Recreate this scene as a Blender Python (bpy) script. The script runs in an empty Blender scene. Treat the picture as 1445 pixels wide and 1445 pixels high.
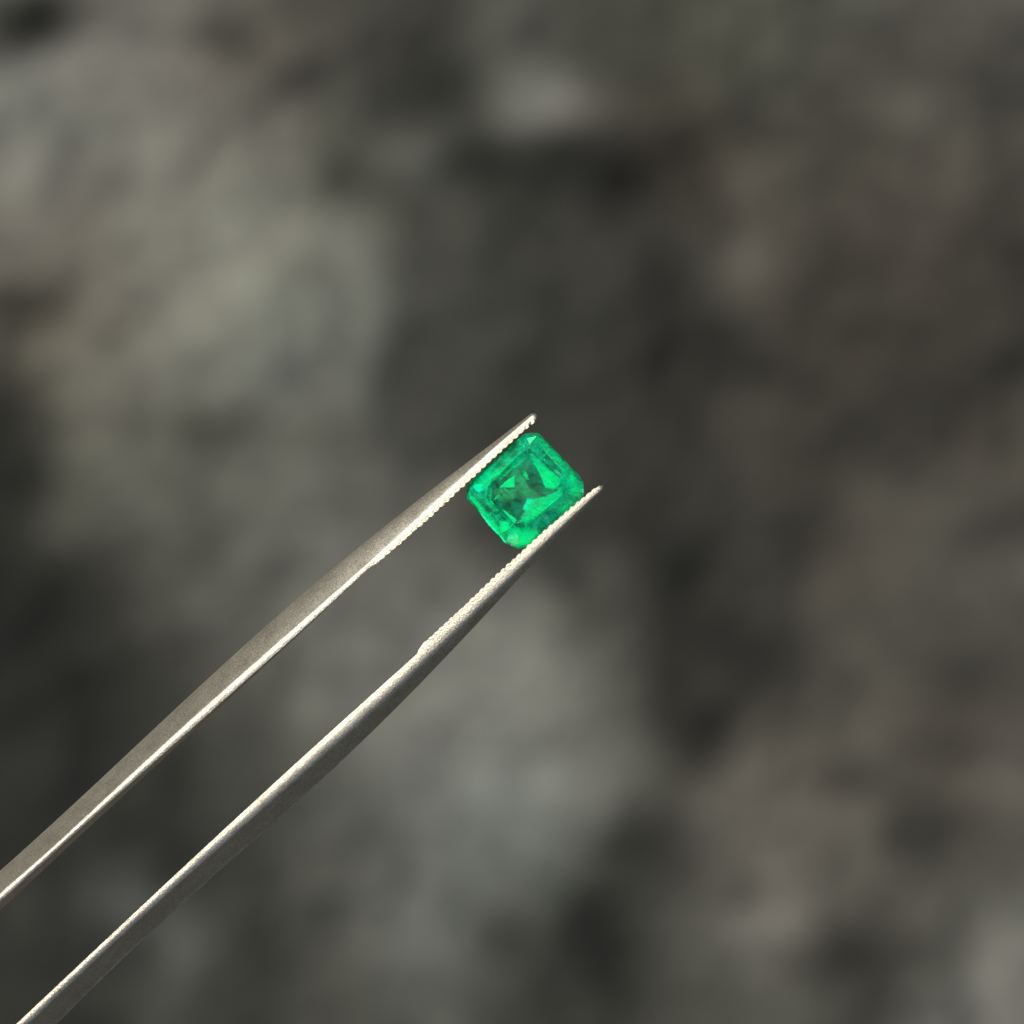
import bpy, bmesh, math, random
import numpy as np
from mathutils import Vector, noise

# one Blender unit is one centimetre
sc = bpy.context.scene
COL = sc.collection
sc.unit_settings.system = 'METRIC'
sc.unit_settings.scale_length = 0.01

# ------------------------------------------------------------------ camera
D = 20.0                    # camera height above the stone (cm)
FRAME = 5.4                 # width seen at the stone (cm)
K = FRAME / 1445.0
cam_d = bpy.data.cameras.new("camera")
cam = bpy.data.objects.new("camera", cam_d)
COL.objects.link(cam)
cam.location = (0, 0, D)
cam_d.sensor_width = 36.0
cam_d.lens = 36.0 * D / FRAME
cam_d.clip_start = 0.5
cam_d.clip_end = 3000
cam_d.dof.use_dof = True
cam_d.dof.focus_distance = D
cam_d.dof.aperture_fstop = 0.40
sc.camera = cam

# ------------------------------------------------------------------ light
SUN_EL, SUN_AZ = math.radians(60), math.radians(132)     # azimuth counted from +X towards +Y
world = bpy.data.worlds.new("World")
sc.world = world
world.use_nodes = True
wn = world.node_tree
wn.nodes.clear()
sky = wn.nodes.new("ShaderNodeTexSky")
sky.sky_type = 'NISHITA'
sky.sun_disc = False
sky.sun_elevation = SUN_EL
sky.sun_rotation = math.pi / 2 - SUN_AZ
bg = wn.nodes.new("ShaderNodeBackground")
bg.inputs["Strength"].default_value = 0.065
wo = wn.nodes.new("ShaderNodeOutputWorld")
wn.links.new(sky.outputs[0], bg.inputs[0])
wn.links.new(bg.outputs[0], wo.inputs[0])

sd = bpy.data.lights.new("sun", 'SUN')
sd.energy = 5.0
sd.angle = math.radians(0.53)
sd.color = (1.0, 0.985, 0.86)
sun = bpy.data.objects.new("sun", sd)
COL.objects.link(sun)
sdir = Vector((math.cos(SUN_EL) * math.cos(SUN_AZ), math.cos(SUN_EL) * math.sin(SUN_AZ), math.sin(SUN_EL)))
sun.rotation_euler = sdir.to_track_quat('Z', 'Y').to_euler()
sun.location = sdir * 100

sc.view_settings.view_transform = 'Standard'
sc.view_settings.look = 'None'
sc.view_settings.exposure = 0.4
sc.view_settings.gamma = 1
cy = sc.cycles
cy.use_denoising = True
cy.max_bounces = 24
cy.transmission_bounces = 20
cy.glossy_bounces = 16
cy.transparent_max_bounces = 16
cy.sample_clamp_indirect = 12
cy.caustics_reflective = True
cy.caustics_refractive = True

# ------------------------------------------------------------------ helpers
def P(px, py, z=0.0):
    """photograph pixel -> point at height z"""
    f = K * (D - z) / D
    return Vector(((px - 722.5) * f, (722.5 - py) * f, z))

def link(name, verts, faces, mat, parent=None, smooth=False, loc=(0, 0, 0)):
    me = bpy.data.meshes.new(name)
    off = Vector(loc)
    me.from_pydata([tuple(Vector(v) - off) for v in verts], [], faces)
    bm = bmesh.new(); bm.from_mesh(me)
    bmesh.ops.recalc_face_normals(bm, faces=bm.faces)
    bm.to_mesh(me); bm.free()
    me.update()
    if mat: me.materials.append(mat)
    for p in me.polygons: p.use_smooth = smooth
    o = bpy.data.objects.new(name, me)
    COL.objects.link(o)
    o.location = loc
    if parent: o.parent = parent
    return o

def nodes(name):
    m = bpy.data.materials.new(name); m.use_nodes = True
    nt = m.node_tree; nt.nodes.clear()
    out = nt.nodes.new("ShaderNodeOutputMaterial")
    return m, nt, out

def N(nt, kind, **kw):
    n = nt.nodes.new(kind)
    for k, v in kw.items():
        if k.startswith("i_"): n.inputs[k[2:].replace("_", " ")].default_value = v
        else: setattr(n, k, v)
    return n

def ramp(nt, src, stops):
    r = nt.nodes.new("ShaderNodeValToRGB")
    el = r.color_ramp.elements
    while len(el) < len(stops): el.new(0.5)
    for e, (p, c) in zip(el, stops):
        e.position = p; e.color = c if len(c) == 4 else (*c, 1)
    nt.links.new(src, r.inputs[0])
    return r

# ------------------------------------------------------------------ materials
def steel_material():
    m, nt, out = nodes("satin_steel"); L = nt.links.new
    tc = N(nt, "ShaderNodeTexCoord")
    fine = N(nt, "ShaderNodeTexNoise", i_Scale=105.0, i_Detail=3.0, i_Roughness=0.7)
    mid = N(nt, "ShaderNodeTexNoise", i_Scale=9.0, i_Detail=4.0, i_Roughness=0.6)
    L(tc.outputs["Object"], fine.inputs["Vector"]); L(tc.outputs["Object"], mid.inputs["Vector"])
    colr = ramp(nt, mid.outputs["Fac"], [(0.3, (0.41, 0.365, 0.305)), (0.7, (0.54, 0.49, 0.415))])
    rr = N(nt, "ShaderNodeMapRange"); rr.inputs["To Min"].default_value = 0.42; rr.inputs["To Max"].default_value = 0.60
    L(fine.outputs["Fac"], rr.inputs["Value"])
    bump = N(nt, "ShaderNodeBump"); bump.inputs["Strength"].default_value = 0.5; bump.inputs["Distance"].default_value = 0.007
    L(fine.outputs["Fac"], bump.inputs["Height"])
    b = N(nt, "ShaderNodeBsdfPrincipled"); b.inputs["Metallic"].default_value = 1.0
    grain = N(nt, "ShaderNodeTexNoise", i_Scale=130.0, i_Detail=2.0, i_Roughness=0.6)
    L(tc.outputs["Object"], grain.inputs["Vector"])
    gr = ramp(nt, grain.outputs["Fac"], [(0.34, (0.62, 0.60, 0.58)), (0.5, (0.95, 0.95, 0.95)), (0.66, (1.28, 1.26, 1.2))])
    gm = N(nt, "ShaderNodeMix", data_type='RGBA', blend_type='MULTIPLY'); gm.inputs[0].default_value = 1
    L(colr.outputs[0], gm.inputs[6]); L(gr.outputs[0], gm.inputs[7])
    L(gm.outputs[2], b.inputs["Base Color"]); L(rr.outputs[0], b.inputs["Roughness"]); L(bump.outputs[0], b.inputs["Normal"])
    L(b.outputs[0], out.inputs["Surface"])
    return m

def emerald_material(name, lo, hi):
    m, nt, out = nodes(name); L = nt.links.new
    tc = N(nt, "ShaderNodeTexCoord")
    # jardin: wispy clouds of inclusions that scatter light inside the stone
    gem_patch = N(nt, "ShaderNodeTexNoise", i_Scale=8.0, i_Detail=8.0, i_Roughness=0.66, i_Distortion=1.6)
    L(tc.outputs["Object"], gem_patch.inputs["Vector"])
    glass = N(nt, "ShaderNodeBsdfGlass"); glass.inputs["IOR"].default_value = 1.58
    glass.inputs["Roughness"].default_value = 0.0
    glass.inputs["Color"].default_value = (0.80, 0.99, 0.90, 1)
    dif = N(nt, "ShaderNodeBsdfDiffuse"); dif.inputs["Color"].default_value = (0.0, 0.98, 0.52, 1)
    trl = N(nt, "ShaderNodeBsdfTranslucent"); trl.inputs["Color"].default_value = (0.0, 0.99, 0.58, 1)
    tra = N(nt, "ShaderNodeBsdfTransparent"); tra.inputs["Color"].default_value = (0.45, 0.98, 0.78, 1)
    sc1 = N(nt, "ShaderNodeMixShader"); sc1.inputs[0].default_value = 0.6
    L(dif.outputs[0], sc1.inputs[1]); L(trl.outputs[0], sc1.inputs[2])
    fac = N(nt, "ShaderNodeMapRange"); fac.inputs["From Min"].default_value = 0.42; fac.inputs["From Max"].default_value = 0.66
    fac.inputs["To Min"].default_value = lo; fac.inputs["To Max"].default_value = hi
    L(gem_patch.outputs["Fac"], fac.inputs["Value"])
    m1 = N(nt, "ShaderNodeMixShader"); L(fac.outputs[0], m1.inputs[0])
    L(glass.outputs[0], m1.inputs[1]); L(sc1.outputs[0], m1.inputs[2])
    m2 = N(nt, "ShaderNodeMixShader"); m2.inputs[0].default_value = 0.34
    L(m1.outputs[0], m2.inputs[1]); L(tra.outputs[0], m2.inputs[2])
    L(m2.outputs[0], out.inputs["Surface"])
    va = N(nt, "ShaderNodeVolumeAbsorption"); va.inputs["Color"].default_value = (0.0, 0.96, 0.66, 1); va.inputs["Density"].default_value = 1.0
    L(va.outputs[0], out.inputs["Volume"])
    return m

def gem_patch_material(name, col, cover, seed):
    m, nt, out = nodes(name); L = nt.links.new
    tc = N(nt, "ShaderNodeTexCoord")
    mp = N(nt, "ShaderNodeMapping"); mp.inputs["Rotation"].default_value = (0, 0, seed); mp.inputs["Scale"].default_value = (1, 2.6, 1)
    mp.inputs["Location"].default_value = (seed * 3.1, 0, 0)
    L(tc.outputs["Object"], mp.inputs[0])
    n_ = N(nt, "ShaderNodeTexNoise", i_Scale=24.0, i_Detail=5.0, i_Roughness=0.65, i_Distortion=0.8)
    L(mp.outputs[0], n_.inputs["Vector"])
    at = N(nt, "ShaderNodeAttribute", attribute_name="body")
    ad = N(nt, "ShaderNodeMath", operation='ADD'); L(at.outputs["Fac"], ad.inputs[0]); L(n_.outputs["Fac"], ad.inputs[1])
    mr = N(nt, "ShaderNodeMapRange"); mr.inputs["From Min"].default_value = 0.62; mr.inputs["From Max"].default_value = 1.15
    mr.inputs["To Min"].default_value = 0.0; mr.inputs["To Max"].default_value = cover
    L(ad.outputs[0], mr.inputs["Value"])
    b = N(nt, "ShaderNodeBsdfDiffuse"); b.inputs["Color"].default_value = (*col, 1)
    t = N(nt, "ShaderNodeBsdfTranslucent"); t.inputs["Color"].default_value = (*col, 1)
    mx = N(nt, "ShaderNodeMixShader"); mx.inputs[0].default_value = 0.4
    L(b.outputs[0], mx.inputs[1]); L(t.outputs[0], mx.inputs[2])
    tr = N(nt, "ShaderNodeBsdfTransparent")
    m3 = N(nt, "ShaderNodeMixShader"); L(mr.outputs[0], m3.inputs[0])
    L(tr.outputs[0], m3.inputs[1]); L(mx.outputs[0], m3.inputs[2]); L(m3.outputs[0], out.inputs["Surface"])
    return m

def ground_material():
    m, nt, out = nodes("rough_rock"); L = nt.links.new
    at = N(nt, "ShaderNodeAttribute", attribute_name="mineral")
    tc = N(nt, "ShaderNodeTexCoord")
    n1 = N(nt, "ShaderNodeTexNoise", i_Scale=1.6, i_Detail=6.0, i_Roughness=0.65)
    n2 = N(nt, "ShaderNodeTexNoise", i_Scale=0.35, i_Detail=3.0)
    L(tc.outputs["Object"], n1.inputs["Vector"]); L(tc.outputs["Object"], n2.inputs["Vector"])
    r1 = ramp(nt, n1.outputs["Fac"], [(0.28, (0.66, 0.66, 0.66)), (0.5, (0.98, 0.98, 0.98)), (0.72, (1.35, 1.35, 1.35))])
    r2 = ramp(nt, n2.outputs["Fac"], [(0.35, (1.02, 0.995, 0.98)), (0.65, (0.99, 1.01, 0.99))])
    a = N(nt, "ShaderNodeMix", data_type='RGBA', blend_type='MULTIPLY'); a.inputs[0].default_value = 1
    L(at.outputs["Color"], a.inputs[6]); L(r1.outputs[0], a.inputs[7])
    b_ = N(nt, "ShaderNodeMix", data_type='RGBA', blend_type='MULTIPLY'); b_.inputs[0].default_value = 1
    L(a.outputs[2], b_.inputs[6]); L(r2.outputs[0], b_.inputs[7])
    bump = N(nt, "ShaderNodeBump"); bump.inputs["Strength"].default_value = 0.6; bump.inputs["Distance"].default_value = 0.3
    L(n1.outputs["Fac"], bump.inputs["Height"])
    b = N(nt, "ShaderNodeBsdfPrincipled"); b.inputs["Roughness"].default_value = 0.9
    b.inputs["Specular IOR Level"].default_value = 0.25
    L(b_.outputs[2], b.inputs["Base Color"]); L(bump.outputs[0], b.inputs["Normal"])
    L(b.outputs[0], out.inputs["Surface"])
    return m

STEEL, ROCK = steel_material(), ground_material()
EMERALD = emerald_material("emerald", 0.10, 0.74)
CLEAR = emerald_material("clear_emerald", 0.05, 0.46)
GREEN_GLINT_VEIL = gem_patch_material("green_glint_veil", (0.01, 0.99, 0.48), 1.0, 0.7)  # bright facet reflections painted green; also colours some jardin wisps
BLUE_GLINT = gem_patch_material("blue_green_glint", (0.02, 0.95, 0.85), 1.0, 1.9)  # cyan facet reflections put into the colour
PALE_GLINT = gem_patch_material("pale_glint", (0.6, 0.98, 0.75), 1.0, 2.6)  # whitish sun and sky glints painted in
DARK_FACET_VEIL = gem_patch_material("dark_facet_feather", (0.012, 0.07, 0.03), 0.95, 0.2)  # dark-looking facets painted in; also colours some jardin wisps
OLIVE_WINDOW = gem_patch_material("olive_window", (0.20, 0.52, 0.26), 0.75, 0.4)  # olive view through the stone, painted as a haze
WISP_VEIL = gem_patch_material("jardin_wisp", (0.05, 0.9, 0.42), 0.55, 1.2)

# ------------------------------------------------------------------ rocky ground, 45 cm below the stone
GZ = -45.0
GK = K * (D - GZ) / D
LUM = [  # tone of the rock, a sample every 120 photo pixels, rows from the top
 [ 80, 90, 95, 88, 70, 68, 75, 62, 66, 78, 80, 72, 75],
 [108, 98,100, 85, 68, 55, 85, 62, 66, 76, 70, 66, 66],
 [110, 95,110,108, 75, 75, 50, 42, 62, 68, 62, 75, 65],
 [100, 98,122,128,100, 70, 62, 65, 62, 72, 66, 66, 62],
 [ 72, 95,110,115, 95, 68, 60, 55, 58, 64, 62, 60, 60],
 [ 45, 88, 86, 92, 90, 62, 60, 60, 62, 66, 60, 60, 68],
 [ 50, 85, 80, 90, 95, 92, 66, 60, 55, 62, 68, 75, 75],
 [ 42, 55, 78, 90,100,100, 98, 72, 52, 65, 75, 80, 78],
 [ 45, 42, 60, 85,100,105,118, 92, 55, 55, 78, 72, 65],
 [ 50, 45, 55, 70, 85,108,118,105, 66, 88, 85, 75, 88],
 [ 52, 62, 50, 62, 82, 98,100, 80, 68, 90, 88, 66, 80],
 [ 50, 55, 68, 60, 80, 92, 72, 52, 78,100, 68, 82,100],
 [ 55, 48, 75, 62, 70, 85, 62, 62, 72, 80, 68, 95,110]]
# single patches: x, y, radius (px), change of tone
# x, y, long radius, short radius, angle of the long axis (degrees, counterclockwise in the picture), tone change
SPOTS = [(785,150,58,40,0,44),(725,160,40,24,0,14),(840,240,80,30,-20,-16),(700,235,60,35,0,-12),(45,38,70,38,15,-52),
         (80,105,110,26,35,22),(45,270,52,62,0,18),(135,280,30,40,0,-10),(300,385,60,36,10,14),(400,315,70,36,-25,12),
         (505,385,24,60,25,14),(345,75,60,26,-20,-16),(470,250,26,60,20,-8),(590,235,55,36,-20,14),(545,275,60,20,-30,-10),
         (465,620,70,36,0,-14),(285,605,70,28,0,-22),(640,125,70,36,0,-12),(560,30,40,40,0,-6),(15,430,60,30,0,-24),
         (20,495,50,18,0,14),(50,680,60,50,0,-14),(60,860,90,60,30,-12),(190,700,60,40,0,10),(120,560,40,40,0,8),
         (995,1030,50,46,0,-26),(1060,910,70,36,0,-14),(900,1190,60,34,40,-22),(850,1320,46,70,0,-18),(985,1150,30,50,0,22),
         (1045,370,40,56,0,16),(1035,235,46,40,0,10),(1285,160,60,30,-20,14),(1240,310,70,20,-20,8),(960,215,30,46,0,-14),
         (930,390,36,60,0,-14),(1010,480,60,34,0,-16),(960,790,46,40,0,-18),(930,535,30,60,0,-8),(1240,730,50,60,0,10),
         (1345,660,60,40,0,8),(1120,780,60,26,70,-10),(180,1270,60,44,0,18),(262,1330,44,50,50,14),(150,1330,60,30,0,-8),
         (60,1190,60,50,0,-12),(20,1260,30,60,0,8),(1110,1280,54,44,0,14),(1210,1350,90,40,0,-22),(1400,1380,70,60,0,12),
         (760,1180,60,60,0,8),(640,990,50,70,0,6),(770,930,50,60,0,8),(400,1190,60,40,0,4),(520,1290,40,70,0,10),
         (610,1320,46,40,0,10),(650,1200,60,20,-60,8),(720,1330,40,30,0,-14),(330,900,40,40,0,4),(1060,1100,60,60,0,8),
         (1280,1170,60,50,0,-14),(1340,960,60,30,-20,-10),(1170,1060,30,60,0,-6),(740,480,60,36,0,4),(800,560,80,24,-20,-6),
         (1350,1240,60,30,0,8),(560,870,40,60,0,-8),(850,820,60,30,-30,6),(790,805,60,22,-40,-18),(700,750,90,50,0,-14)]
TINT = [ # hue: x, y, radius, (r, g, b) gain
         (380,330,230,(1.0,1.01,0.97)),(380,50,130,(1.04,0.98,0.97)),(60,430,150,(1.05,0.98,0.95)),
         (700,1000,230,(0.98,1.0,1.0)),(1200,450,420,(1.06,0.975,0.95)),(1080,1120,220,(1.04,0.99,0.97)),
         (760,370,260,(0.97,1.0,1.03)),(580,560,200,(0.98,1.0,1.0)),(1380,1080,150,(1.03,0.985,0.98)),
         (180,1260,180,(0.97,1.0,1.06)),(700,1250,200,(0.96,1.01,1.03)),(1010,30,150,(0.99,1.02,0.96)),
         (950,210,90,(1.06,0.98,0.92)),(50,620,200,(0.99,1.01,0.97))]
LUM = np.array(LUM, float)
LUM[1:6, 1:5] += 6; LUM[7:10, 4:7] += 2; LUM[0:3, 0:3] += 3; LUM[0:3, 6:13] += 5

def tone(px, py):
    gx, gy = np.clip(px / 120.0, -2.0, 14.0), np.clip(py / 120.0, -2.0, 14.0)
    gx, gy = np.abs(gx), np.abs(gy)
    gx = np.where(gx > 12, 24 - gx, gx); gy = np.where(gy > 12, 24 - gy, gy)
    # smooth gaussian-weighted interpolation
    w = 0; v = 0
    for j in range(13):
        wy = np.exp(-((gy - j) ** 2) / (2 * 0.40 ** 2))
        for i in range(13):
            ww = wy * np.exp(-((gx - i) ** 2) / (2 * 0.40 ** 2))
            w = w + ww; v = v + ww * LUM[j, i]
    v = v / np.maximum(w, 1e-9)
    for x, y, ra, rb, an, a in SPOTS:
        c_, s_ = math.cos(math.radians(an)), -math.sin(math.radians(an))
        u = (px - x) * c_ + (py - y) * s_; w_ = -(px - x) * s_ + (py - y) * c_
        v = v + a * np.exp(-(u / ra) ** 2 - (w_ / rb) ** 2)
    return v

half, fine_n = 400.0, 420
core = 13.0
xs = np.linspace(-core, core, fine_n)
tail = core + (half - core) * (np.linspace(0, 1, 26)[1:] ** 2.6)
xs = np.concatenate([-tail[::-1], xs, tail])
n = len(xs)
X, Y = np.meshgrid(xs, xs)
Xf, Yf = X.ravel(), Y.ravel()
PX = 722.5 + Xf / GK
PY = 722.5 - Yf / GK
lum = np.clip((tone(PX, PY) - 76) * 1.40 + 71, 22, 150)
lum = np.where(lum > 102, 102 + (lum - 102) * 0.6, lum)
lin = ((lum / 255 + 0.055) / 1.055) ** 2.4
rgb = np.stack([lin * 1.035, lin * 1.0, lin * np.interp(lum, [50, 110], [0.82, 0.91])], 1)
for x, y, r, g in TINT:
    wgt = np.exp(-((PX - x) ** 2 + (PY - y) ** 2) / (r * r))[:, None]
    rgb = rgb * (1 + wgt * (np.array(g) ** 1.6 - 1))
GAIN = 0.53                       # picture tone -> reflectance under this sun
rgb = rgb * GAIN
zz = np.zeros(n * n)
for i in range(n * n):
    x, y = Xf[i], Yf[i]
    zz[i] = 0.45 * noise.fractal(Vector((x * 0.3, y * 0.3, 3.1)), 1.0, 2.1, 4) + 0.42 * noise.ridged_multi_fractal(Vector((x * 0.7, y * 0.7, 7.7)), 0.9, 2.0, 3, 1.0, 2.0) * 0.5
verts = np.stack([Xf, Yf, GZ + zz], 1)
ii, jj = np.meshgrid(np.arange(n - 1), np.arange(n - 1))
a = (jj * n + ii).ravel()
quads = np.stack([a, a + 1, a + n + 1, a + n], 1)
me = bpy.data.meshes.new("ground")
me.vertices.add(len(verts)); me.vertices.foreach_set("co", verts.ravel())
me.loops.add(quads.size); me.loops.foreach_set("vertex_index", quads.ravel())
me.polygons.add(len(quads)); me.polygons.foreach_set("loop_start", np.arange(0, quads.size, 4)); me.polygons.foreach_set("loop_total", np.full(len(quads), 4))
me.update(calc_edges=True)
me.polygons.foreach_set("use_smooth", np.ones(len(quads), bool))
ca = me.color_attributes.new("mineral", 'FLOAT_COLOR', 'POINT')
ca.data.foreach_set("color", np.concatenate([rgb, np.ones((n * n, 1))], 1).ravel().astype(np.float32))
me.materials.append(ROCK)
ground = bpy.data.objects.new("ground", me); COL.objects.link(ground)
ground["kind"] = "structure"
ground["label"] = "rough grey and brown rock surface far out of focus below"

# ------------------------------------------------------------------ tweezers
# every outline is a list of photo pixels from the tip towards the handle
UP = dict(
 outer=[(750,583.5),(748,585),(739.7,591.6),(723,603),(698,620.6),(665,649),(640,669),(597.8,700),(559.6,730.7),(506.4,769.8),(473,798),(440,825.4),(418,850),(353.8,904),(291.5,960),(250,995.3),(143,1100),(95.5,1141.8),(47.8,1186),(0,1229)],
 ridge=[(754,583.5),(744,593),(718,615),(698,631.4),(673,651),(640,681),(619,706),(571,750),(539.7,777),(506.4,804),(473,833),(440,861),(374.6,920),(333,961),(250,1030),(176.7,1100),(95.5,1174),(0,1258)],
 inner=[(760,588.5),(739.7,608),(717,625.6),(698,644.7),(681.5,659.7),(656.6,682),(640,698),(606,730),(583,750.5),(543,785),(528,800.0),(511.4,813),(481.5,838),(440,876),(395.3,918.5),(333,974.6),(291.5,1008.5),(250,1045),(191,1100),(119.4,1164.5),(0,1272.5)])
LOW = dict(
 outer=[(853,689),(839,703),(814,729.4),(789.5,754),(766,781),(749.6,800),(726,821),(698.4,851.3),(670.7,883),(643,910.9),(622,933),(597.4,960),(550,1012),(499,1051),(437,1113.6),(395,1150),(345,1193),(262.6,1267),(167,1355.5),(79,1442)],
 ridge=[(852,687),(838,701),(812,727),(786,752),(762,774),(743,792.6),(712,822),(684.6,851),(657,877.6),(629,901),(594.6,937),(573.8,958),(550,985),(478,1043),(416,1103),(364,1150),(345,1163),(239,1258.6),(119,1372),(40.6,1445)],
 inner=[(847,684),(829,698),(806,718),(783,736),(756,761),(739.7,777.6),(723,791.8),(698.4,814),(668,843),(637.5,870.7),(615,893),(593,912),(587.7,923.3),(560,949.6),(550,958),(478,1022),(416,1078),(339,1150),(239,1241),(119.4,1355.5),(24,1444)])

def arm_fields(data, tip, far):
    T = Vector(tip); ax = (Vector(far) - T).normalized()
    nn = Vector((-ax.y, ax.x))
    f = {}
    for k, pts in data.items():
        st = sorted([((Vector(p) - T).dot(ax), (Vector(p) - T).dot(nn)) for p in pts])
        f[k] = (np.array([s for s, t in st]), np.array([t for s, t in st]))
    sgn = 1 if f['inner'][1][5] > f['outer'][1][5] else -1
    return T, ax, nn, f, sgn

def fit(x, y, deg):
    c = np.polyfit(x, y, deg)
    print("outline fit", deg, np.round(np.polyval(c, x) - y, 1))
    return c

def smooth_interp(s, xy):
    # running average of the piecewise-linear outline keeps it free of kinks
    x, y = xy
    tot = 0
    for d in (-10, -5, 0, 5, 10):
        tot += np.interp(s + d * min(1, s / 40.0), x, y)
    return tot / 5

def s_of(e, m):
    return e.vertices[0] // m

def build_arm(data, tip, far, s_step, s_grip0, rim, back_sign, root):
    T, ax, nn, f, sgn = arm_fields(data, tip, far)
    S_END, S_VIS = 4300.0, min(f[k][0][-1] for k in f)
    ss = np.concatenate([[0.4, 1.5, 3, 5, 8], np.arange(12, S_VIS - 6, 6.0), S_VIS + np.linspace(0, 1, 60) * (S_END - S_VIS)])
    rings = []
    lines = {}
    for k, (x, y) in f.items():
        if k == 'inner':
            g = x <= s_step + 1; g2 = x > s_step + 8
            lines[k] = (np.polyfit(x[g], y[g], 3), np.polyfit(x[g2], y[g2], 3))
        else:
            lines[k] = (fit(x, y, 5),) * 2
        print(k, [round(float(np.polyval(lines[k][0] if (xx <= s_step + 1) else lines[k][1], xx) - yy), 1) for xx, yy in zip(x, y)])
    def line(k, s_):
        a_, b_ = np.polyval(lines[k][0], s_), np.polyval(lines[k][1], s_)
        if k == 'inner' and s_ > s_step:
            b_ += (-1.6 * sgn if not rim else 1.0 * sgn) * math.exp(-(s_ - s_step) / 70)
        u = min(1, max(0, (s_ - s_step) / 10)); u = u * u * (3 - 2 * u)
        return a_ * (1 - u) + b_ * u
    slope = {k: (np.interp(S_VIS, *f[k]) - np.interp(S_VIS - 250, *f[k])) / 250 for k in f}
    slope_i = slope['inner']
    for s in ss:
        sv = min(s, S_VIS)
        o = line('outer', sv) * sgn; b = line('ridge', sv) * sgn; i = line('inner', sv) * sgn
        b = min(max(b, o + 1.0), i - 2.0)
        if s > S_VIS:                       # outside the frame: bow out, then run together at the joint
            e = s - S_VIS; Lr = S_END - S_VIS
            sep = slope_i * sgn * e * (1 - e / Lr) ** 2 * 0.9
            bring = JOIN[back_sign] * (3 * (e / Lr) ** 2 - 2 * (e / Lr) ** 3)
            o += sep + bring; b += sep + bring; i += sep + bring
        # half height of the blade (cm)
        h = float(np.interp(s, [0, 4, 60, 170, 330, 700, 1010, 2200, 4300], [0.012, 0.028, 0.055, 0.085, 0.13, 0.25, 0.32, 0.48, 0.40]))
        if s < 4: 
            c = (o + i) / 2; q = max(0.25, s / 4); o = c + (o - c) * q; b = c + (b - c) * q; i = c + (i - c) * q
        # thin recess behind the serrated pad is in the outline itself
        prof = []
        far_ = float(np.interp(s, [380, 800], [0, 1]))
        zs = ((0.985, 1.0, 0.992, 0.94), (0.99, 0.996, 0.98, 0.925)) if rim else ((0.985, 1.0, 0.985, 0.94), (0.972, 0.992, 0.985, 0.94))
        zs = [u_ * (1 - far_) + v_ * far_ for u_, v_ in zip(*zs)]
        prof.append((i - 0.02 * (i - b), h * zs[0]))
        prof.append((i - 0.35 * (i - b), h * zs[1]))
        prof.append((b + 0.18 * (i - b), h * zs[2]))
        prof.append((b, h * zs[3]))
        zb = zs[3]
        w = b - o; EXP = float(np.interp(s, [0, 350, 700, 1000], [1.5, 1.3, 1.15, 1.1])) if rim else 1.5
        for q in (0.86, 0.7, 0.5, 0.32, 0.16, 0.0):
            # q = share of the height above the widest line
            prof.append((o + w * q ** EXP, h * zb * q - (0.10 * h)*(1-q)))
        if rim:
            rr = float(np.interp(s, [0, 330, 560, 1010, 2000], [0, 0, 2.2, 3.2, 4.0]))
            prof.append((o - rr * 0.25, -0.30 * h))
            prof.append((o - rr, -0.34 * h))
            prof.append((o - rr, -0.46 * h))
        for q in (0.4, 0.75, 1.0):
            prof.append((o + w * q ** EXP, -h * 0.94 * max(q, 0.55)))
        _m = 0
        band = float(np.interp(s, [0, 300, 560, 1010, 2000], [0, 0, 3.0, 9.0, 12.0])) if not rim else 0.0
        prof.append((i + band * 0.6, -h * 0.97))
        prof.append((i + band, -h * 0.55))
        prof.append((i + band * 0.45, h * 0.3))
        prof.append((i + 0.0, h * 0.90))
        ring = []
        for t, z in prof:
            p = T + ax * s + nn * (t * sgn)
            ring.append(P(p.x, p.y, z))
        rings.append(ring)
    verts = [v for r in rings for v in r]
    m = len(rings[0]); faces = []
    for r in range(len(rings) - 1):
        for c in range(m):
            c2 = (c + 1) % m
            faces.append((r * m + c, r * m + c2, (r + 1) * m + c2, (r + 1) * m + c))
    faces.append(tuple(range(m))); faces.append(tuple((len(rings) - 1) * m + c for c in range(m))[::-1])
    arm = link("arm", verts, faces, STEEL, root, smooth=True)
    sharp = {0, m - 1} if rim else {0, m - 1}
    if rim: sharp |= {9, 10, 11, 12}
    for e in arm.data.edges:
        c1, c2 = e.vertices[0] % m, e.vertices[1] % m
        if c1 == c2 and c1 in sharp and s_of(e, m) > 5: e.use_edge_sharp = True
    # serrated gripping pad: cross ridges along the inner face
    s = s_grip0
    rnd = random.Random(5 + back_sign)
    while s < s_step - 4:
        h = float(np.interp(s, [0, 4, 60, 170, 330], [0.012, 0.028, 0.055, 0.085, 0.13])) * 1.004
        i0 = line('inner', s) * sgn
        pitch = 10.1
        hh = rnd.uniform(1.0, 1.9) if s < 235 else rnd.uniform(0.3, 1.1)
        tv, tf = [], []; k0 = 0
        pts = [(s - pitch * 0.47, -4.0), (s - pitch * 0.45, -0.6), (s - pitch * 0.30, hh * 0.8), (s + pitch * 0.05, hh), (s + pitch * 0.47, -0.6), (s + pitch * 0.49, -4.0)]
        for z in (h * 1.0, h * 0.55, -h):
            for a_, t_ in pts:
                p = T + ax * a_ + nn * ((i0 + t_) * sgn)
                tv.append(P(p.x, p.y, z))
        for r in range(2):
            for c in range(6):
                c2 = (c + 1) % 6
                tf.append((k0 + r * 6 + c, k0 + r * 6 + c2, k0 + r * 6 + c2 + 6, k0 + r * 6 + c + 6))
        tf.append(tuple(k0 + c for c in range(6))); tf.append(tuple(k0 + 17 - c for c in range(6)))
        c_ = sum(tv, Vector()) / len(tv)
        g = link("tooth", tv, tf, STEEL, arm, loc=c_)
        s += pitch * rnd.uniform(0.96, 1.04)
    return arm

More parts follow.
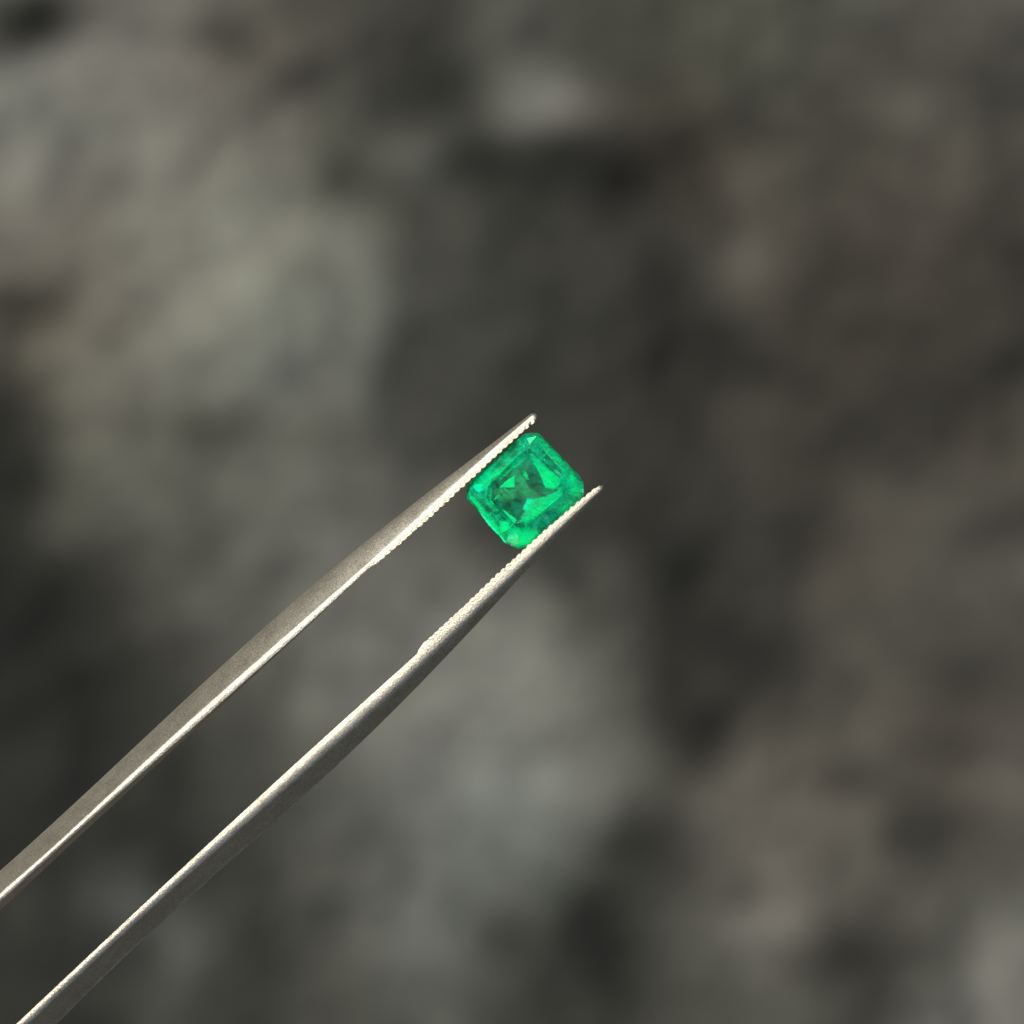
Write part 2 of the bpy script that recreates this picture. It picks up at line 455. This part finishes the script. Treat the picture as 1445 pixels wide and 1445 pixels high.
root = bpy.data.objects.new("tweezers", None); COL.objects.link(root)
root.empty_display_size = 0.5
root["label"] = "satin steel gem tweezers with serrated tips gripping the emerald"
root["category"] = "tweezers"
JOIN = {1: 0.0, -1: 0.0}
# how far each arm has to swing in for the two to meet at the joint
TU, TL_ = Vector((757, 584.5)), Vector((851.5, 685.5))
axu = (Vector((0, 1250)) - TU).normalized(); axl = (Vector((40, 1445)) - TL_).normalized()
endu, endl = TU + axu * 4300, TL_ + axl * 4300
gap = (endl - endu).length
JOIN[1] = 0; JOIN[-1] = 0
nu = Vector((-axu.y, axu.x)); 
dn = abs((endl - endu).dot(nu))
JOIN[1] = dn / 2 - 28; JOIN[-1] = dn / 2 - 28
arm_a = build_arm(UP, TU, (0, 1250), 312, 12.5, False, 1, root)
arm_b = build_arm(LOW, TL_, (40, 1445), 344, 15, True, -1, root)
# welded joint block at the handle end, outside the frame
mid = (endu + endl) / 2
axm = (axu + axl).normalized(); nm = Vector((-axm.y, axm.x))
bm = bmesh.new()
vs = []
for s_ in (-330, 10):
    for t_, z_ in ((-30, -0.36), (30, -0.36), (30, 0.36), (-30, 0.36)):
        p = mid + axm * s_ + nm * t_
        vs.append(bm.verts.new(P(p.x, p.y, 0) + Vector((0, 0, z_))))
for q in ((0,1,2,3),(7,6,5,4),(0,4,5,1),(1,5,6,2),(2,6,7,3),(3,7,4,0)): bm.faces.new([vs[k] for k in q])
bmesh.ops.bevel(bm, geom=bm.edges[:], offset=0.03, segments=2, affect='EDGES')
me = bpy.data.meshes.new("joint"); bmesh.ops.recalc_face_normals(bm, faces=bm.faces); bm.to_mesh(me); bm.free()
me.materials.append(STEEL)
jo = bpy.data.objects.new("joint", me); COL.objects.link(jo); jo.parent = root

# ------------------------------------------------------------------ the emerald
G = [(665.5,677.5),(738,612.5),(748,610.7),(760,611),(816,669.5),(823.3,681),(824.6,697),(817.5,708.5),(747,773),(730,774.3),(715,767),(659,703.5),(658.3,689)]
TB = {'a':(689,686),'b':(731,643),'d':(747,633),'e':(793,675),'h':(793,699),'i':(748,737),'k':(727,739),'l':(686,703)}
MAP = ['a','b','d','d','e','e','h','h','i','i','k','l','l']
gc = Vector((741, 692))
def lerp(a, b, t): return (a[0] + (b[0] - a[0]) * t, a[1] + (b[1] - a[1]) * t)
V = []; F = []
def ring(pts, z):
    k = len(V)
    for i_, p in enumerate(pts):
        zz_ = z[i_] if isinstance(z, list) else z
        V.append(P(p[0], p[1], zz_))
    return list(range(k, len(V)))
tilt = lambda p, z: z + 0.00012 * (p[0] - 741) 
def rz(pts, z): return [tilt(p, z) for p in pts]
r_gt = ring(G, rz(G, 0.012))
r_gb = ring(G, rz(G, -0.012))
mid_ = [lerp(G[i], TB[MAP[i]], 0.30) for i in range(13)]
r_mid = ring(mid_, rz(mid_, 0.048))
keys = ['a','b','d','e','h','i','k','l']
tp = [TB[k] for k in keys]
r_t = dict(zip(keys, ring(tp, rz(tp, 0.092))))
pc = Vector((737, 694))
def scaled(fx, dx=0, dy=0, p=1.0):
    out = []
    for q in G:
        v = Vector(q) - gc
        # step facets keep their direction and slowly straighten the corners
        out.append((pc.x * (1 - fx) + gc.x * fx + v.x * fx + dx, pc.y * (1 - fx) + gc.y * fx + v.y * fx + dy))
    return out
p1, p2, p3 = scaled(0.80), scaled(0.52), scaled(0.20)
r_p1 = ring(p1, rz(p1, -0.105)); r_p2 = ring(p2, rz(p2, -0.185)); r_p3 = ring(p3, rz(p3, -0.232))
cul = ring([(733, 690), (741, 699)], -0.242)
for i in range(13):
    j = (i + 1) % 13
    F.append((r_gt[i], r_gt[j], r_gb[j], r_gb[i]))
    F.append((r_gt[i], r_mid[i], r_mid[j], r_gt[j]))
    ti, tj = r_t[MAP[i]], r_t[MAP[j]]
    F.append((r_mid[i], ti, tj, r_mid[j]) if ti != tj else (r_mid[i], ti, r_mid[j]))
    F.append((r_gb[i], r_gb[j], r_p1[j], r_p1[i]))
    F.append((r_p1[i], r_p1[j], r_p2[j], r_p2[i]))
    F.append((r_p2[i], r_p2[j], r_p3[j], r_p3[i]))
    ci = cul[0] if G[i][0] - G[i][1] * 1.0 < (741 - 692) + 0 or i in (11, 12, 0, 1, 2) else cul[1]
    cj = cul[0] if G[j][0] - G[j][1] * 1.0 < (741 - 692) + 0 or j in (11, 12, 0, 1, 2) else cul[1]
    ci = cul[0] if i in (11, 12, 0, 1, 2, 3) else cul[1]
    cj = cul[0] if j in (11, 12, 0, 1, 2, 3) else cul[1]
    F.append((r_p3[i], r_p3[j], cj, ci) if ci != cj else (r_p3[i], r_p3[j], ci))
F.append(tuple(r_t[k] for k in keys))
gem = link("emerald", V, F, EMERALD, loc=P(741, 692, 0))
gem.data.materials.append(CLEAR)
for f_ in gem.data.polygons:              # the polished table and the culet facets are the clearest
    zc = sum((gem.data.vertices[v].co.z for v in f_.vertices)) / len(f_.vertices)
    if len(f_.vertices) >= 8 or zc < -0.20: f_.material_index = 1
gem["label"] = "bright green square emerald with cut corners held between the serrated tweezer tips"
gem["category"] = "gemstone"

# slivers inside the stone; the listed ones paint facet glints, reflections and dark facets
def gem_patch(pts, z, tilt_, mat, seed=0, solid=0.55):
    rnd = random.Random(seed)
    rim = []
    for i_ in range(len(pts)):
        a_, b_ = pts[i_], pts[(i_ + 1) % len(pts)]
        for t in (0, 0.33, 0.66):
            q = lerp(a_, b_, t); j_ = 0.3 if t == 0 else 0.8
            rim.append((q[0] + rnd.uniform(-j_, j_), q[1] + rnd.uniform(-j_, j_)))
    cx = sum(p[0] for p in rim) / len(rim); cy_ = sum(p[1] for p in rim) / len(rim)
    inner = [lerp(p, (cx, cy_), 0.22) for p in rim]
    def up(p, dz): return P(p[0], p[1], z + tilt_ * (p[0] - cx) * K + dz)
    th = 0.003; m_ = len(rim)
    vv = [up(p, 0) for p in rim] + [up(p, 0.0015) for p in inner] + [up((cx, cy_), 0.002)] + [up((cx, cy_), -th)]
    val = [0.18] * m_ + [solid] * m_ + [solid + 0.1, solid]
    ff = []
    for i in range(m_):
        j = (i + 1) % m_
        ff += [(i, j, m_ + j, m_ + i), (m_ + i, m_ + j, 2 * m_), (j, i, 2 * m_ + 1)]
    c = sum(vv[:m_], Vector()) / m_
    o = link("glint_or_inclusion", vv, ff, mat, loc=c)
    at = o.data.attributes.new("body", 'FLOAT', 'POINT')
    for k_, v_ in enumerate(val): at.data[k_].value = v_
    o.parent = gem
    o.location = c - gem.location
    return o
for n_, (pts, z, tl, mt, so) in enumerate([
  ([(754,652),(770,660),(794,676),(789,684),(783,691),(770,689),(762,672)], 0.02, -0.12, GREEN_GLINT_VEIL, .85),
  ([(778,668),(792,676),(785,688),(774,684)], -0.012, -0.1, BLUE_GLINT, .45),
  ([(743,703),(752,704),(754,708),(748,712),(744,721),(736,720),(740,711)], 0.02, 0.2, BLUE_GLINT, .6),
  ([(707,731),(722,735),(719,747),(707,752)], 0.01, 0.2, GREEN_GLINT_VEIL, .8),
  ([(674,675),(690,660),(702,651),(700,656),(680,678)], 0.008, 0.0, BLUE_GLINT, .75),
  ([(666,686),(671,683),(680,682),(682,688),(685,691),(677,696),(672,692)], 0.03, 0.1, BLUE_GLINT, .6),
  ([(741,729),(749,727),(746,738),(740,738)], 0.02, 0.2, GREEN_GLINT_VEIL, .75),
  ([(727,670),(727,688),(704,689),(712,680)], 0.02, 0.1, GREEN_GLINT_VEIL, .75),
  ([(712,666),(715,668),(697,680),(694,678)], 0.0, 0.2, GREEN_GLINT_VEIL, .7),
  ([(754,728),(790,700),(792,704),(760,729)], 0.05, 0.1, GREEN_GLINT_VEIL, .6),
  ([(755,768),(785,735),(788,736),(765,764)], 0.03, 0.1, GREEN_GLINT_VEIL, .6),
  ([(743,619),(757,615),(748,630)], 0.040, 0.1, PALE_GLINT, .9),
  ([(707,717),(728,731),(728,741)], 0.01, 0.2, GREEN_GLINT_VEIL, .8),
  ([(718,754),(731,750),(734,766),(722,770),(714,762)], 0.015, 0.2, PALE_GLINT, .32),
  ([(692,738),(700,742),(718,768),(711,765)], 0.0, 0.2, GREEN_GLINT_VEIL, .7),
  ([(687,703),(697,708),(722,738),(712,738),(696,724)], -0.01, 0.2, DARK_FACET_VEIL, .6),
  ([(700,700),(738,704),(734,716),(728,730),(712,722)], 0.0, 0.0, DARK_FACET_VEIL, .42),
  ([(773,655),(784,660),(797,671),(790,674),(778,664)], 0.0, 0.0, DARK_FACET_VEIL, .55),
  ([(769,722),(784,716),(788,728),(776,736)], 0.02, 0.0, DARK_FACET_VEIL, .6),
  ([(756,736),(768,730),(772,742),(758,752)], 0.02, 0.0, DARK_FACET_VEIL, .5),
  ([(757,632),(790,662),(797,672),(786,668)], 0.03, 0.0, DARK_FACET_VEIL, .2),
  ([(700,640),(738,618),(742,634),(716,650)], 0.0, 0.0, DARK_FACET_VEIL, .2),
  ([(752,700),(770,694),(790,692),(762,712)], 0.0, 0.0, DARK_FACET_VEIL, .2),
  ([(818,690),(823,690),(824,695),(819,695)], 0.012, 0.0, PALE_GLINT, .5),
  ([(708,652),(724,646),(736,668),(748,690),(764,701),(756,708),(738,704),(722,686)], 0.01, 0.0, OLIVE_WINDOW, .34),
  ([(692,690),(708,688),(728,690),(730,702),(714,710),(702,706)], 0.015, 0.0, OLIVE_WINDOW, .38),
  ([(750,704),(770,700),(792,688),(794,702),(776,716),(752,738),(730,738),(738,722)], 0.05, 0.0, GREEN_GLINT_VEIL, .42),
  ([(690,676),(706,660),(736,640),(742,650),(722,664),(704,680)], 0.05, 0.0, GREEN_GLINT_VEIL, .33),
  ([(746,636),(758,645),(796,680),(790,694),(776,676),(752,656)], 0.045, 0.0, GREEN_GLINT_VEIL, .34),
  ([(686,690),(694,684),(690,704),(706,722),(696,722),(684,706)], 0.045, 0.0, GREEN_GLINT_VEIL, .30),
  ([(661,700),(668,698),(694,730),(716,752),(712,764),(690,742)], 0.012, 0.0, GREEN_GLINT_VEIL, .5),
  ([(716,742),(744,741),(762,748),(746,770),(728,772),(716,764)], 0.005, 0.0, GREEN_GLINT_VEIL, .42),
  ([(796,676),(806,672),(820,688),(818,702),(800,698)], 0.01, 0.0, GREEN_GLINT_VEIL, .3),
  ([(750,618),(760,614),(812,670),(800,672)], 0.02, 0.0, GREEN_GLINT_VEIL, .28),
  ([(664,690),(672,676),(700,662),(716,664),(696,682),(684,694)], -0.01, 0.0, GREEN_GLINT_VEIL, .42),
  ([(800,672),(806,670),(812,678),(803,680)], 0.02, 0.0, GREEN_GLINT_VEIL, .5),
  ([(792,700),(812,704),(795,722),(785,718)], 0.01, 0.0, GREEN_GLINT_VEIL, .35),
  ([(796,668.5),(798,670),(764,629),(762,629)], 0.05, 0.0, PALE_GLINT, .3),
  ([(782,664),(794,675),(793.5,676),(780,664)], 0.06, 0.0, PALE_GLINT, .7),
  ([(733,650),(742,660),(748,678),(742,676),(735,664)], -0.04, 0.0, GREEN_GLINT_VEIL, .42),
  ([(660,690),(668,700),(690,728),(686,728),(662,703)], 0.01, 0.0, GREEN_GLINT_VEIL, .35),
  ([(725,745),(750,742),(752,765),(735,770)], 0.0, 0.0, GREEN_GLINT_VEIL, .35)]):
    gem_patch(pts, z, tl, mt, seed=n_, solid=so)
rnd = random.Random(21)
for n_ in range(46):  # jardin: small random wisps and cracks
    a_ = rnd.uniform(0, 6.283); r_ = rnd.uniform(25, 66)
    x_, y_ = 741 + r_ * math.cos(a_), 692 + r_ * math.sin(a_)
    L_ = rnd.uniform(3, 11); w_ = rnd.uniform(0.8, 3.2); d_ = rnd.choice([-0.75, 0.82, 0.82, rnd.uniform(-1.5, 1.5)])
    c_, s_ = math.cos(d_), -math.sin(d_)
    pts = [(x_ + c_ * u - s_ * v, y_ + s_ * u + c_ * v) for u, v in ((-L_, 0), (0, w_), (L_, 0.3), (0.2 * L_, -w_))]
    zz_ = rnd.uniform(-0.05, 0.02) if r_ < 50 else rnd.uniform(-0.02, 0.01)
    gem_patch(pts, zz_, rnd.uniform(-0.4, 0.4), rnd.choice([WISP_VEIL, WISP_VEIL, GREEN_GLINT_VEIL, DARK_FACET_VEIL]), seed=100 + n_, solid=rnd.uniform(0.3, 0.6))
